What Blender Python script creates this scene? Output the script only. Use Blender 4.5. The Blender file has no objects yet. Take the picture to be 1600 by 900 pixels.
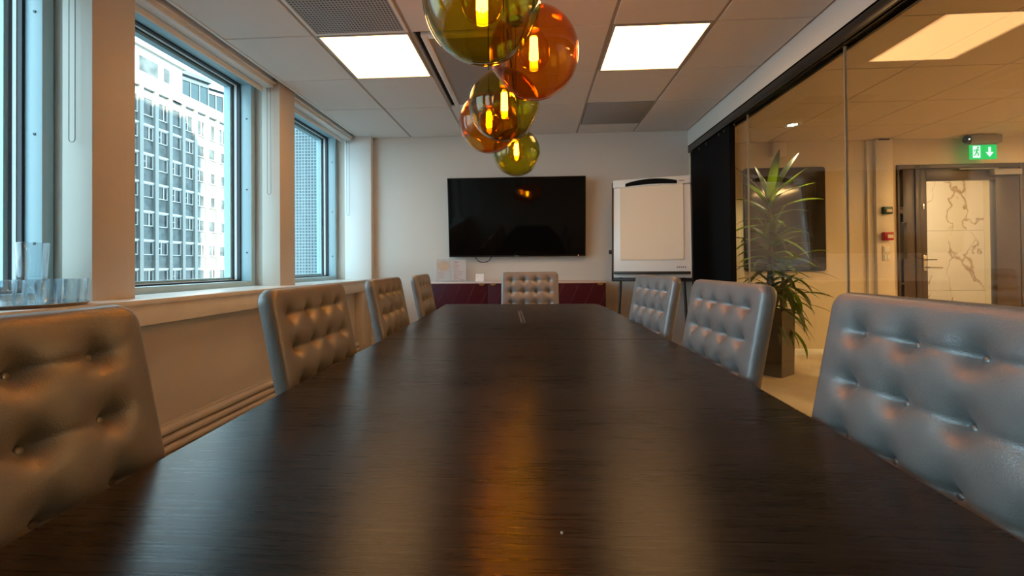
import bpy, bmesh, math, random
from mathutils import Vector, Matrix, Euler
PI = math.pi
random.seed(7)
C = bpy.context.scene.collection

# ------------------------------------------------------------------ materials
def newmat(name):
    m = bpy.data.materials.new(name); m.use_nodes = True
    nt = m.node_tree; nt.nodes.clear()
    out = nt.nodes.new('ShaderNodeOutputMaterial')
    return m, nt, out
def N(nt, t, **kw):
    n = nt.nodes.new(t)
    for k, v in kw.items(): setattr(n, k, v)
    return n
def L(nt, a, b): nt.links.new(a, b)
def pbr(name, col, rough=.5, metal=0, spec=.5, bump=0, bscale=200, var=0, vscale=4, coat=0, stretch=None, detail=3):
    m, nt, out = newmat(name)
    b = N(nt, 'ShaderNodeBsdfPrincipled'); L(nt, b.outputs[0], out.inputs[0])
    b.inputs['Base Color'].default_value = (*col, 1)
    b.inputs['Roughness'].default_value = rough
    b.inputs['Metallic'].default_value = metal
    b.inputs['Specular IOR Level'].default_value = spec
    b.inputs['Coat Weight'].default_value = coat
    tc = N(nt, 'ShaderNodeTexCoord'); mp = N(nt, 'ShaderNodeMapping'); L(nt, tc.outputs['Object'], mp.inputs[0])
    if stretch: mp.inputs['Scale'].default_value = stretch
    if bump:
        no = N(nt, 'ShaderNodeTexNoise'); no.inputs['Scale'].default_value = bscale; no.inputs['Detail'].default_value = detail
        L(nt, mp.outputs[0], no.inputs[0])
        bp = N(nt, 'ShaderNodeBump'); bp.inputs['Strength'].default_value = bump; bp.inputs['Distance'].default_value = .002
        L(nt, no.outputs[0], bp.inputs['Height']); L(nt, bp.outputs[0], b.inputs['Normal'])
    if var:
        n2 = N(nt, 'ShaderNodeTexNoise'); n2.inputs['Scale'].default_value = vscale; n2.inputs['Detail'].default_value = 4
        L(nt, mp.outputs[0], n2.inputs[0])
        rp = N(nt, 'ShaderNodeMapRange'); rp.inputs['From Min'].default_value = .3; rp.inputs['From Max'].default_value = .7
        rp.inputs['To Min'].default_value = 1-var; rp.inputs['To Max'].default_value = 1+var
        L(nt, n2.outputs[0], rp.inputs[0])
        mx = N(nt, 'ShaderNodeVectorMath', operation='SCALE'); mx.inputs[0].default_value = col
        L(nt, rp.outputs[0], mx.inputs['Scale']); L(nt, mx.outputs[0], b.inputs['Base Color'])
    return m
def emit(name, col, s):
    m, nt, out = newmat(name)
    e = N(nt, 'ShaderNodeEmission'); e.inputs[0].default_value = (*col, 1); e.inputs[1].default_value = s
    L(nt, e.outputs[0], out.inputs[0]); return m
def thin_glass(name, tint, edge, f0=.05, rough=.0, fmax=.9):
    """thin clear sheet: tinted see-through with a facing-dependent mirror coat, darker where seen edge on (longer way through the glass)"""
    m, nt, out = newmat(name)
    lw = N(nt, 'ShaderNodeLayerWeight'); lw.inputs[0].default_value = .5
    tr = N(nt, 'ShaderNodeBsdfTransparent'); gl = N(nt, 'ShaderNodeBsdfGlossy'); gl.inputs['Roughness'].default_value = rough
    gl.inputs[0].default_value = (1, 1, 1, 1)
    p3 = N(nt, 'ShaderNodeMath', operation='POWER'); p3.inputs[1].default_value = 3; L(nt, lw.outputs['Facing'], p3.inputs[0])
    mc = N(nt, 'ShaderNodeMix', data_type='RGBA'); L(nt, p3.outputs[0], mc.inputs[0])
    mc.inputs[6].default_value = (*tint, 1); mc.inputs[7].default_value = (*edge, 1)
    L(nt, mc.outputs[2], tr.inputs[0])
    p5 = N(nt, 'ShaderNodeMath', operation='POWER'); p5.inputs[1].default_value = 4.5; L(nt, lw.outputs['Facing'], p5.inputs[0])
    mr = N(nt, 'ShaderNodeMapRange'); mr.inputs['To Min'].default_value = f0; mr.inputs['To Max'].default_value = fmax
    L(nt, p5.outputs[0], mr.inputs[0])
    ms = N(nt, 'ShaderNodeMixShader'); L(nt, mr.outputs[0], ms.inputs[0]); L(nt, tr.outputs[0], ms.inputs[1]); L(nt, gl.outputs[0], ms.inputs[2])
    L(nt, ms.outputs[0], out.inputs[0]); return m

M = {}
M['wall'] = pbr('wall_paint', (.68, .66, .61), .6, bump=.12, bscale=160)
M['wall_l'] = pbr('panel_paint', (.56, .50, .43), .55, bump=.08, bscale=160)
M['white'] = pbr('white_paint', (.78, .78, .76), .45)
M['sill'] = pbr('sill_lacquer', (.72, .68, .63), .28, var=.05, vscale=8)
M['tile'] = pbr('ceiling_tile', (.72, .70, .67), .9, bump=.35, bscale=260)
M['tile_dark'] = pbr('grey_vent_plate', (.33, .33, .33), .7, bump=.2, bscale=200)
M['grid'] = pbr('ceiling_profile', (.42, .41, .40), .5)
M['gap'] = pbr('shadow_gap_black', (.02, .02, .02), .9)
M['black'] = pbr('satin_black', (.012, .012, .013), .35)
M['matte_black'] = pbr('matte_black', (.004, .004, .0045), .8, spec=.12, bump=.15, bscale=400)
M['track'] = pbr('black_track_metal', (.010, .010, .011), .25)
M['alu'] = pbr('sky_tinted_alu_frame', (.38, .54, .59), .38)  # cyan cast of the skylight is mixed into the frame colour
M['bead'] = pbr('light_glazing_bead', (.75, .78, .78), .3)
M['rubber'] = pbr('rubber_gasket', (.012, .014, .02), .5)
M['screw'] = pbr('screw_head', (.05, .06, .07), .4, metal=1)
M['chain'] = pbr('bead_chain', (.13, .14, .13), .4, metal=.3)
M['leather'] = pbr('grey_leather', (.255, .248, .242), .37, metal=.34, spec=.6, bump=.30, bscale=420, var=.06, vscale=20, detail=2)
M['button'] = pbr('leather_button', (.22, .21, .20), .33, metal=.5)
M['dark_metal'] = pbr('dark_metal', (.05, .045, .04), .35, metal=.8)
M['chrome'] = pbr('brushed_steel', (.62, .62, .62), .25, metal=1)
M['burgundy'] = pbr('burgundy_lacquer', (.052, .0018, .011), .45, spec=.25)
M['groove'] = pbr('groove_light', (.12, .035, .05), .5)
M['sbtop'] = pbr('sideboard_top', (.62, .52, .52), .35)
M['screen'] = pbr('tv_screen', (.0015, .0015, .002), .05, spec=.32)
M['bezel'] = pbr('tv_bezel', (.006, .006, .006), .35)
M['logo'] = pbr('tv_mark', (.5, .5, .52), .4)
M['paper'] = pbr('flip_paper', (.80, .70, .56), .85)
M['board'] = pbr('whiteboard', (.82, .82, .80), .22)
M['acrylic'] = thin_glass('acrylic', (.96, .96, .96), (.8, .8, .8), .05)
M['card'] = pbr('printed_card', (.82, .78, .77), .6)
M['pink_ink'] = pbr('pink_ink', (.62, .22, .26), .6)
M['peach'] = pbr('peach_print', (.86, .66, .5), .6)
M['grey_ink'] = pbr('grey_ink', (.22, .2, .2), .6)
M['glass'] = thin_glass('window_glass', (.95, .985, .98), (.7, .8, .8), .035)
M['partition'] = thin_glass('partition_glass', (.93, .945, .92), (.75, .8, .75), .045, fmax=.8)
M['joint'] = pbr('glass_joint', (.42, .38, .30), .3)
M['tumbler'] = thin_glass('drinking_glass', (.95, .97, .98), (.06, .10, .12), .05)
M['amber'] = thin_glass('amber_glass', (.985, .72, .32), (.85, .30, .05), .03)
M['olive'] = thin_glass('olive_glass', (.86, .81, .32), (.38, .36, .10), .03)
M['bulb'] = thin_glass('amber_bulb_glass', (1.0, .82, .45), (.9, .5, .15), .04)
M['filament'] = emit('led_filament', (1.0, .43, .055), 200)
M['brass'] = pbr('brass_socket', (.55, .36, .12), .35, metal=1)
M['cord'] = pbr('black_cord', (.01, .01, .01), .6)
M['panel_light'] = emit('light_diffuser', (1.0, .54, .21), 9.5)
M['corr_light'] = emit('corridor_diffuser', (1.0, .57, .22), 66)
M['lobby_light'] = emit('lobby_diffuser', (1.0, .74, .48), 48)
M['spot'] = emit('downlight_lens', (1.0, .86, .62), 6)
M['corr_wall'] = pbr('corridor_paint', (.62, .54, .40), .6, bump=.1, bscale=160)
M['corr_tile'] = pbr('corridor_ceiling_tile', (.66, .57, .46), .85, bump=.2, bscale=260)
M['leaf'] = None
M['soil'] = pbr('soil', (.03, .02, .014), .95, bump=.8, bscale=60)
M['pot'] = pbr('dark_pot', (.052, .036, .026), .30, var=.15, vscale=6)
M['stem'] = pbr('plant_cane', (.16, .11, .06), .8, bump=.5, bscale=60)
M['door'] = pbr('dark_door_paint', (.060, .042, .032), .42)
M['red'] = pbr('red_plastic', (.42, .012, .02), .35)
M['green_box'] = pbr('dark_green_plastic', (.012, .05, .035), .4)
M['offwhite'] = pbr('off_white_plastic', (.70, .64, .54), .4)
M['sign_g'] = emit('exit_green', (.02, .50, .10), 1.3)
M['sign_w'] = emit('exit_white', (.75, 1.0, .85), 1.3)
M['grey_case'] = pbr('grey_case', (.28, .26, .24), .45)
M['poster'] = pbr('dark_glass_panel', (.02, .016, .012), .07)
M['conc'] = pbr('render_white', (.55, .54, .50), .8)
M['spandrel'] = pbr('spandrel_stone', (.125, .145, .145), .85, var=.3, vscale=1.6, stretch=(1, 1, 1))
M['pilaster'] = pbr('pilaster_stone', (.26, .265, .25), .8)
M['wframe'] = pbr('white_window_frame', (.5, .5, .49), .5)
M['pane'] = pbr('office_pane', (.05, .06, .06), .06, var=.6, vscale=.9)
M['pent'] = pbr('penthouse_metal', (.035, .055, .065), .4)
M['pentglass'] = pbr('penthouse_glass', (.02, .04, .05), .05)
M['bluewall'] = pbr('blue_cladding', (.028, .05, .075), .5, var=.15, vscale=.5)

def carpet(name, c1, c2, sc):
    m = pbr(name, c1, .9, bump=.6, bscale=500, var=.12, vscale=sc); return m
M['floor'] = carpet('tan_carpet', (.50, .40, .27), None, 2.5)
M['ground'] = pbr('asphalt', (.2, .2, .2), .9)

def wood():
    m, nt, out = newmat('black_ash_veneer')
    b = N(nt, 'ShaderNodeBsdfPrincipled'); L(nt, b.outputs[0], out.inputs[0])
    tc = N(nt, 'ShaderNodeTexCoord'); mp = N(nt, 'ShaderNodeMapping'); L(nt, tc.outputs['Object'], mp.inputs[0])
    mp.inputs['Scale'].default_value = (3.0, 80, 1)
    dn = N(nt, 'ShaderNodeTexNoise'); dn.inputs['Scale'].default_value = 2.2; dn.inputs['Detail'].default_value = 2
    L(nt, tc.outputs['Object'], dn.inputs[0])
    va = N(nt, 'ShaderNodeVectorMath', operation='MULTIPLY_ADD'); va.inputs[1].default_value = (0, 2.6, 0)
    L(nt, dn.outputs['Color'], va.inputs[0]); L(nt, mp.outputs[0], va.inputs[2])
    g = N(nt, 'ShaderNodeTexNoise'); g.inputs['Scale'].default_value = 3.0; g.inputs['Detail'].default_value = 5; g.inputs['Roughness'].default_value = .62
    L(nt, va.outputs[0], g.inputs[0])
    big = N(nt, 'ShaderNodeTexNoise'); big.inputs['Scale'].default_value = 1.0; big.inputs['Detail'].default_value = 2
    mp2 = N(nt, 'ShaderNodeMapping'); mp2.inputs['Scale'].default_value = (.8, 7, 1); L(nt, tc.outputs['Object'], mp2.inputs[0]); L(nt, mp2.outputs[0], big.inputs[0])
    mixg = N(nt, 'ShaderNodeMath', operation='MULTIPLY_ADD'); L(nt, big.outputs[0], mixg.inputs[0]); mixg.inputs[1].default_value = .35; L(nt, g.outputs[0], mixg.inputs[2])
    cr = N(nt, 'ShaderNodeValToRGB'); L(nt, mixg.outputs[0], cr.inputs[0])
    e = cr.color_ramp.elements; e[0].position = .60; e[0].color = (.0045, .0030, .0024, 1); e[1].position = .86; e[1].color = (.032, .020, .014, 1)
    L(nt, cr.outputs[0], b.inputs['Base Color'])
    rr = N(nt, 'ShaderNodeMapRange'); rr.inputs['From Min'].default_value = .4; rr.inputs['From Max'].default_value = .85
    rr.inputs['To Min'].default_value = .25; rr.inputs['To Max'].default_value = .31; L(nt, mixg.outputs[0], rr.inputs[0]); L(nt, rr.outputs[0], b.inputs['Roughness'])
    bp = N(nt, 'ShaderNodeBump'); bp.inputs['Strength'].default_value = .22; bp.inputs['Distance'].default_value = .0010
    L(nt, g.outputs[0], bp.inputs['Height']); L(nt, bp.outputs[0], b.inputs['Normal'])
    b.inputs['Specular IOR Level'].default_value = .29
    b.inputs['Anisotropic'].default_value = .52; b.inputs['Anisotropic Rotation'].default_value = .25
    tv = N(nt, 'ShaderNodeCombineXYZ'); tv.inputs[0].default_value = 1; L(nt, tv.outputs[0], b.inputs['Tangent'])
    return m
M['wood'] = wood()

def dots(name, base, hole, pitch, thr):
    m, nt, out = newmat(name)
    b = N(nt, 'ShaderNodeBsdfPrincipled'); L(nt, b.outputs[0], out.inputs[0]); b.inputs['Roughness'].default_value = .55
    tc = N(nt, 'ShaderNodeTexCoord'); sx = N(nt, 'ShaderNodeSeparateXYZ'); L(nt, tc.outputs['Object'], sx.inputs[0])
    def s(o):
        a = N(nt, 'ShaderNodeMath', operation='MULTIPLY'); a.inputs[1].default_value = PI/pitch; L(nt, o, a.inputs[0])
        c = N(nt, 'ShaderNodeMath', operation='SINE'); L(nt, a.outputs[0], c.inputs[0])
        d = N(nt, 'ShaderNodeMath', operation='ABSOLUTE'); L(nt, c.outputs[0], d.inputs[0]); return d.outputs[0]
    p = N(nt, 'ShaderNodeMath', operation='MULTIPLY'); L(nt, s(sx.outputs[0]), p.inputs[0]); L(nt, s(sx.outputs[1]), p.inputs[1])
    g = N(nt, 'ShaderNodeMath', operation='GREATER_THAN'); g.inputs[1].default_value = thr; L(nt, p.outputs[0], g.inputs[0])
    mx = N(nt, 'ShaderNodeMix', data_type='RGBA'); L(nt, g.outputs[0], mx.inputs[0]); mx.inputs[6].default_value = (*base, 1); mx.inputs[7].default_value = (*hole, 1)
    L(nt, mx.outputs[2], b.inputs['Base Color']); return m
M['perf'] = dots('perforated_plate', (.36, .36, .36), (.05, .05, .05), .019, .55)

def mosaic():
    m, nt, out = newmat('mosaic_tiles')
    b = N(nt, 'ShaderNodeBsdfPrincipled'); L(nt, b.outputs[0], out.inputs[0]); b.inputs['Roughness'].default_value = .35
    tc = N(nt, 'ShaderNodeTexCoord'); sx = N(nt, 'ShaderNodeSeparateXYZ'); L(nt, tc.outputs['Object'], sx.inputs[0])
    cb = N(nt, 'ShaderNodeCombineXYZ'); 
    ad = N(nt, 'ShaderNodeMath', operation='ADD'); L(nt, sx.outputs[0], ad.inputs[0]); L(nt, sx.outputs[1], ad.inputs[1])
    L(nt, ad.outputs[0], cb.inputs[0]); L(nt, sx.outputs[2], cb.inputs[1])
    br = N(nt, 'ShaderNodeTexBrick'); br.offset = 0; br.inputs['Scale'].default_value = 1; br.inputs['Brick Width'].default_value = .06
    br.inputs['Row Height'].default_value = .06; br.inputs['Mortar Size'].default_value = .009; br.inputs['Mortar Smooth'].default_value = .2
    br.inputs['Color1'].default_value = (.025, .045, .055, 1); br.inputs['Color2'].default_value = (.05, .085, .10, 1); br.inputs['Mortar'].default_value = (.25, .32, .34, 1)
    L(nt, cb.outputs[0], br.inputs[0]); L(nt, br.outputs[0], b.inputs['Base Color']); return m
M['mosaic'] = mosaic()

def marble():
    m, nt, out = newmat('white_marble')
    b = N(nt, 'ShaderNodeBsdfPrincipled'); L(nt, b.outputs[0], out.inputs[0]); b.inputs['Roughness'].default_value = .25
    tc = N(nt, 'ShaderNodeTexCoord')
    mp = N(nt, 'ShaderNodeMapping'); mp.inputs['Rotation'].default_value = (0, .5, 0); mp.inputs['Scale'].default_value = (1.5, 1, .7); L(nt, tc.outputs['Object'], mp.inputs[0])
    n1 = N(nt, 'ShaderNodeTexNoise'); n1.inputs['Scale'].default_value = 2.2; n1.inputs['Detail'].default_value = 6; L(nt, tc.outputs['Object'], n1.inputs[0])
    va = N(nt, 'ShaderNodeVectorMath', operation='MULTIPLY_ADD'); va.inputs[1].default_value = (.75, .75, .75); L(nt, n1.outputs['Color'], va.inputs[0]); L(nt, mp.outputs[0], va.inputs[2])
    a = N(nt, 'ShaderNodeTexVoronoi', feature='DISTANCE_TO_EDGE'); a.inputs['Scale'].default_value = 1.25; L(nt, va.outputs[0], a.inputs[0])
    n2 = N(nt, 'ShaderNodeTexNoise'); n2.inputs['Scale'].default_value = 2.4; n2.inputs['Detail'].default_value = 3; L(nt, tc.outputs['Object'], n2.inputs[0])
    mr = N(nt, 'ShaderNodeMapRange'); mr.inputs['From Min'].default_value = .40; mr.inputs['From Max'].default_value = .72; mr.inputs['To Min'].default_value = .002; mr.inputs['To Max'].default_value = .055; L(nt, n2.outputs[0], mr.inputs[0])
    dv = N(nt, 'ShaderNodeMath', operation='DIVIDE'); L(nt, a.outputs[0], dv.inputs[0]); L(nt, mr.outputs[0], dv.inputs[1])
    cr = N(nt, 'ShaderNodeValToRGB'); L(nt, dv.outputs[0], cr.inputs[0])
    e = cr.color_ramp.elements; e[0].position = 0; e[0].color = (.40, .27, .19, 1); e[1].position = 1; e[1].color = (.78, .70, .62, 1)
    L(nt, cr.outputs[0], b.inputs['Base Color']); return m
M['marble'] = marble()

def leafmat():
    m, nt, out = newmat('glossy_leaf')
    b = N(nt, 'ShaderNodeBsdfPrincipled'); b.inputs['Roughness'].default_value = .38
    tc = N(nt, 'ShaderNodeTexCoord'); no = N(nt, 'ShaderNodeTexNoise'); no.inputs['Scale'].default_value = 5; L(nt, tc.outputs['Object'], no.inputs[0])
    cr = N(nt, 'ShaderNodeValToRGB'); L(nt, no.outputs[0], cr.inputs[0])
    e = cr.color_ramp.elements; e[0].position = .3; e[0].color = (.008, .020, .005, 1); e[1].position = .7; e[1].color = (.04, .065, .010, 1)
    L(nt, cr.outputs[0], b.inputs['Base Color'])
    t = N(nt, 'ShaderNodeBsdfTranslucent'); t.inputs[0].default_value = (.22, .34, .015, 1)
    ms = N(nt, 'ShaderNodeMixShader'); ms.inputs[0].default_value = .38
    L(nt, b.outputs[0], ms.inputs[1]); L(nt, t.outputs[0], ms.inputs[2]); L(nt, ms.outputs[0], out.inputs[0]); return m
M['leaf'] = leafmat()

# ------------------------------------------------------------------ mesh helpers
def add_box(bm, x0, x1, y0, y1, z0, z1, bev=0, mat=None, seg=2):
    t = bmesh.new()
    bmesh.ops.create_cube(t, size=1)
    for v in t.verts:
        v.co = Vector(((x0+x1)/2+v.co.x*(x1-x0), (y0+y1)/2+v.co.y*(y1-y0), (z0+z1)/2+v.co.z*(z1-z0)))
    if bev: bmesh.ops.bevel(t, geom=list(t.edges), offset=bev, segments=seg, affect='EDGES', profile=.5)
    if mat is not None: t.transform(mat)
    merge(bm, t)
def merge(bm, t):
    vm = {v: bm.verts.new(v.co) for v in t.verts}
    for f in t.faces:
        try: bm.faces.new([vm[v] for v in f.verts])
        except ValueError: pass
    t.free()
def add_cyl(bm, p0, p1, r0, r1=None, seg=16, caps=True):
    r1 = r0 if r1 is None else r1
    p0, p1 = Vector(p0), Vector(p1); d = (p1-p0).normalized()
    a = Vector((1, 0, 0)) if abs(d.x) < .9 else Vector((0, 1, 0))
    u = d.cross(a).normalized(); w = d.cross(u)
    A = [bm.verts.new(p0+(u*math.cos(2*PI*i/seg)+w*math.sin(2*PI*i/seg))*r0) for i in range(seg)]
    B = [bm.verts.new(p1+(u*math.cos(2*PI*i/seg)+w*math.sin(2*PI*i/seg))*r1) for i in range(seg)]
    for i in range(seg): bm.faces.new((A[i], A[(i+1) % seg], B[(i+1) % seg], B[i]))
    if caps: bm.faces.new(list(reversed(A))); bm.faces.new(B)
def add_tube(bm, pts, r, seg=8, closed=False):
    pts = [Vector(p) for p in pts]; n = len(pts); rings = []
    up = None
    for i, p in enumerate(pts):
        a = pts[(i-1) % n] if (closed or i > 0) else p
        b = pts[(i+1) % n] if (closed or i < n-1) else p
        d = (b-a).normalized()
        if up is None: up = Vector((0, 0, 1)) if abs(d.z) < .9 else Vector((1, 0, 0))
        u = (up - d*up.dot(d)).normalized(); up = u; w = d.cross(u)
        rings.append([bm.verts.new(p+(u*math.cos(2*PI*k/seg)+w*math.sin(2*PI*k/seg))*r) for k in range(seg)])
    m = n if closed else n-1
    for i in range(m):
        A, B = rings[i], rings[(i+1) % n]
        for k in range(seg): bm.faces.new((A[k], A[(k+1) % seg], B[(k+1) % seg], B[k]))
    if not closed: bm.faces.new(list(reversed(rings[0]))); bm.faces.new(rings[-1])
def add_lathe(bm, prof, cx=0, cy=0, seg=32):
    rings = []
    for r, z in prof:
        if r < 1e-6: rings.append([bm.verts.new((cx, cy, z))])
        else: rings.append([bm.verts.new((cx+r*math.cos(2*PI*k/seg), cy+r*math.sin(2*PI*k/seg), z)) for k in range(seg)])
    for A, B in zip(rings, rings[1:]):
        for k in range(seg):
            if len(A) == 1 and len(B) == 1: continue
            if len(A) == 1: bm.faces.new((A[0], B[(k+1) % seg], B[k]))
            elif len(B) == 1: bm.faces.new((A[k], A[(k+1) % seg], B[0]))
            else: bm.faces.new((A[k], A[(k+1) % seg], B[(k+1) % seg], B[k]))
def add_prism(bm, poly, f0, f1):
    """poly: 2D points; f0/f1 map (a,b)->3D for the two caps"""
    A = [bm.verts.new(f0(*p)) for p in poly]; B = [bm.verts.new(f1(*p)) for p in poly]
    n = len(poly)
    for i in range(n): bm.faces.new((A[i], A[(i+1) % n], B[(i+1) % n], B[i]))
    bm.faces.new(list(reversed(A))); bm.faces.new(B)
def rrect(x0, x1, z0, z1, r, n=6):
    out = []
    for cx, cz, a0 in ((x1-r, z1-r, 0), (x0+r, z1-r, 90), (x0+r, z0+r, 180), (x1-r, z0+r, 270)):
        for k in range(n+1):
            a = math.radians(a0+90*k/n); out.append((cx+r*math.cos(a), cz+r*math.sin(a)))
    return out
def obj(name, bm, mat, parent=None, smooth=True, angle=35, loc=None, recalc=True):
    if recalc: bmesh.ops.recalc_face_normals(bm, faces=list(bm.faces))
    me = bpy.data.meshes.new(name); bm.to_mesh(me); bm.free()
    if smooth:
        me.shade_smooth(); me.set_sharp_from_angle(angle=math.radians(angle))
    me.materials.append(M[mat] if isinstance(mat, str) else mat)
    o = bpy.data.objects.new(name, me); C.objects.link(o)
    if loc is not None: o.location = loc
    if parent is not None: o.parent = parent
    return o
def boxo(name, b, mat, parent=None, bev=0, m=None):
    bm = bmesh.new(); add_box(bm, *b, bev=bev, mat=m); return obj(name, bm, mat, parent)
def thing(name, label, cat, loc=(0, 0, 0), rz=0, group=None):
    o = bpy.data.objects.new(name, None); C.objects.link(o); o.location = loc; o.rotation_euler = (0, 0, rz)
    o.empty_display_size = .1
    return tag(o, label, cat, group)
def tag(o, label, cat, group=None, kind=None):
    o['label'] = label; o['category'] = cat
    if group: o['group'] = group
    if kind: o['kind'] = kind
    return o
def st(o, label=None, cat=None):
    o['kind'] = 'structure'
    if label: o['label'] = label
    if cat: o['category'] = cat
    return o
def bxs(name, boxes, mat, parent=None, bev=0):
    bm = bmesh.new()
    for b in boxes: add_box(bm, *b, bev=bev)
    return obj(name, bm, mat, parent)

# ------------------------------------------------------------------ camera (calibrated from the ceiling grid)
CZ = 1.03
f, yaw, pit, rol, sy = 659.45, -.0527, .0087, .0083, -41.76
R = Matrix(((math.cos(rol), -math.sin(rol), 0), (math.sin(rol), math.cos(rol), 0), (0, 0, 1))) @ \
    Matrix(((1, 0, 0), (0, math.cos(pit), -math.sin(pit)), (0, math.sin(pit), math.cos(pit)))) @ \
    Matrix(((math.cos(yaw), 0, -math.sin(yaw)), (0, 1, 0), (math.sin(yaw), 0, math.cos(yaw))))
def w(v): return Vector((v[0], v[2], v[1]))
ax, ay, az = w(R[0]), w(R[1]), -w(R[2])
cam = bpy.data.objects.new('camera', bpy.data.cameras.new('camera')); C.objects.link(cam)
cam.matrix_world = Matrix(((ax.x, ay.x, az.x, 0), (ax.y, ay.y, az.y, 0), (ax.z, ay.z, az.z, CZ), (0, 0, 0, 1)))
cam.data.sensor_width = 36; cam.data.sensor_fit = 'HORIZONTAL'; cam.data.lens = 36*f/1600
cam.data.shift_y = sy/1600; cam.data.clip_start = .02; cam.data.clip_end = 500
bpy.context.scene.camera = cam

# ------------------------------------------------------------------ room shell
ZC = 2.436; YE = 4.551; YB = -2.6; XR = 1.633; XG = 1.70
XP = -1.93     # front of the window pillars
ZCC = 2.375; YC = 4.85; XC = 6.3   # corridor
st(boxo('floor', (-2.3, XC+.1, YB-.1, 6.6, -.12, 0), 'floor'), 'tan carpet floor', 'floor')
bm = bmesh.new()
add_box(bm, -2.3, 1.66, YE, YE+.2, 0, 2.75)
st(obj('wall_back', bm, 'wall'), 'pale greige end wall behind the television', 'wall')
st(boxo('wall_front', (-2.3, XC, YB-.1, YB, 0, 2.75), 'wall'), 'wall behind the camera', 'wall')
# window wall
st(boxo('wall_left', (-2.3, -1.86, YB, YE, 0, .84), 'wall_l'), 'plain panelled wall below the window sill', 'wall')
st(boxo('wall_left_head', (-2.34, -2.14, YB, YE, 2.52, 2.75), 'wall'), 'lintel over the windows', 'wall')
PIL = [-2.355, -.988, .379, 1.746, 3.113]
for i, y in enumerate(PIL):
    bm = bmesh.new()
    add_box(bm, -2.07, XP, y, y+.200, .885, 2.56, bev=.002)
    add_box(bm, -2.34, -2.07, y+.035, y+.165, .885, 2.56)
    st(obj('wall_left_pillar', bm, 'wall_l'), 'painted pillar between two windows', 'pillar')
bm = bmesh.new()
add_box(bm, -2.05, -1.757, 4.475, YE, .885, ZC, bev=.003)
st(obj('wall_left_post', bm, 'white'), 'white boxed post in the corner beside the end wall', 'post')
bm = bmesh.new()
add_box(bm, -1.86, -1.79, 4.30, YE, 0, .765, bev=.003)
for k in range(9):
    add_box(bm, -1.792, -1.788, 4.372, 4.384, .40+k*.032, .418+k*.032)
st(obj('trim_1', bm, 'wall_l'), 'boxed duct below the corner post', 'trim')
st(bxs('trim_2', [(-2.14, -1.77, YB, YE, .862, .886), (-1.80, -1.782, YB, YE, .765, .862)], 'sill', bev=.003), 'long white window sill with apron board', 'sill')
bm = bmesh.new()
for k in range(4): add_cyl(bm, (-1.842, YB, .078+k*.047), (-1.842, 4.30, .078+k*.047), .0215, seg=16)
add_box(bm, -1.862, -1.845, YB, 4.30, .0, .25)
st(obj('baseboard_left', bm, 'wall_l'), 'ribbed heating skirting with round rails', 'baseboard')
# ceiling : tiles with shadow gaps in a profile grid
XA, XB, XM, XCc, XD, XL = -1.331, -.733, -.133, .467, 1.066, -1.90
rows = [2.497+.6*k for k in range(-9, 3)]
cols = [(XL, XA), (XA, XB), (XB, XM), (XM, XCc), (XCc, XD), (XD, XR)]
bm = bmesh.new()
RS = [YB]+rows[1:]+[YE]
def skip(ci, r0):
    a = abs(r0-2.497) < .01; b = abs(r0-3.097) < .01
    if ci == 1 and (a or abs(r0-1.897) < .01): return True
    if ci == 4 and a: return True
    if ci == 2 and (a or b): return True
    return False
def tile(x0, x1, y0, y1): add_box(bm, x0, x1, y0, y1, ZC, ZC+.02, bev=.0025, seg=1)
for ci, (x0, x1) in enumerate(cols):
    for r0, r1 in zip(RS, RS[1:]):
        if skip(ci, r0): continue
        e0 = .010 if ci > 0 else 0; e1 = .010 if ci < 5 else .012
        if ci == 4 and r0 > 3.6:
            tile(x0+e0, x1-e1, 4.27, r1); continue
        tile(x0+e0, x1-e1, r0+.004, r1-.004)
st(obj('ceiling', bm, 'tile'), 'suspended ceiling of square acoustic tiles', 'ceiling')
bm = bmesh.new()
for x in (XA, XB, XM, XCc, XD): add_box(bm, x-.0125, x+.0125, YB, YE, ZC+.008, ZC+.03)
st(obj('ceiling_profiles', bm, 'grid'), None, None)
st(boxo('ceiling_void', (-1.91, XR, YB, YE, ZC+.03, ZC+.06), 'gap'))
st(bxs('trim_3', [(-1.915, -1.895, YB, YE, ZC-.006, 2.60)], 'white', bev=.002), 'slim white edge trim of the ceiling above the windows', 'trim')
st(boxo('ceiling_recess', (-2.34, -1.915, YB, YE, 2.56, 2.60), 'wall_l'))
st(boxo('roof_slab', (-2.34, XC+.1, YB-.1, 6.7, 2.75, 2.9), 'wall'))
# right : bulkhead over the glazed partition
st(boxo('wall_right', (XR, XR+.14, YB, YE, 2.272, 2.75), 'wall', bev=.002), 'white bulkhead over the glass partition', 'wall')
bm = bmesh.new()
add_box(bm, XR+.002, XR+.105, YB, YE, 2.262, 2.275)
add_box(bm, XR+.002, XR+.016, YB, YE, 2.198, 2.275, bev=.002); add_box(bm, XR+.040, XR+.050, YB, YE, 2.205, 2.275, bev=.002)
add_box(bm, XR+.085, XR+.105, YB, YE, 2.195, 2.275, bev=.002)
st(obj('trim_4', bm, 'track'), 'black double track along the top of the glass partition', 'trim')
st(boxo('trim_5', (XG-.02, XG+.02, YB, 3.5, 0, .045), 'track'), 'black floor channel of the glass partition', 'trim')
J = [YB, -1.817, -.767, .283, 1.333, 2.383, 3.433, 3.66]
for i, (a, b) in enumerate(zip(J, J[1:])):
    p = st(boxo('window_%d' % (i+6), (XG-.006, XG+.006, a+.003, b-.003, .03, 2.21), 'partition'), 'frameless glass pane of the corridor partition', 'window')
    boxo('joint', (XG-.0065, XG+.0065, b-.003, b+.001, .03, 2.205), 'joint', p)
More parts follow.
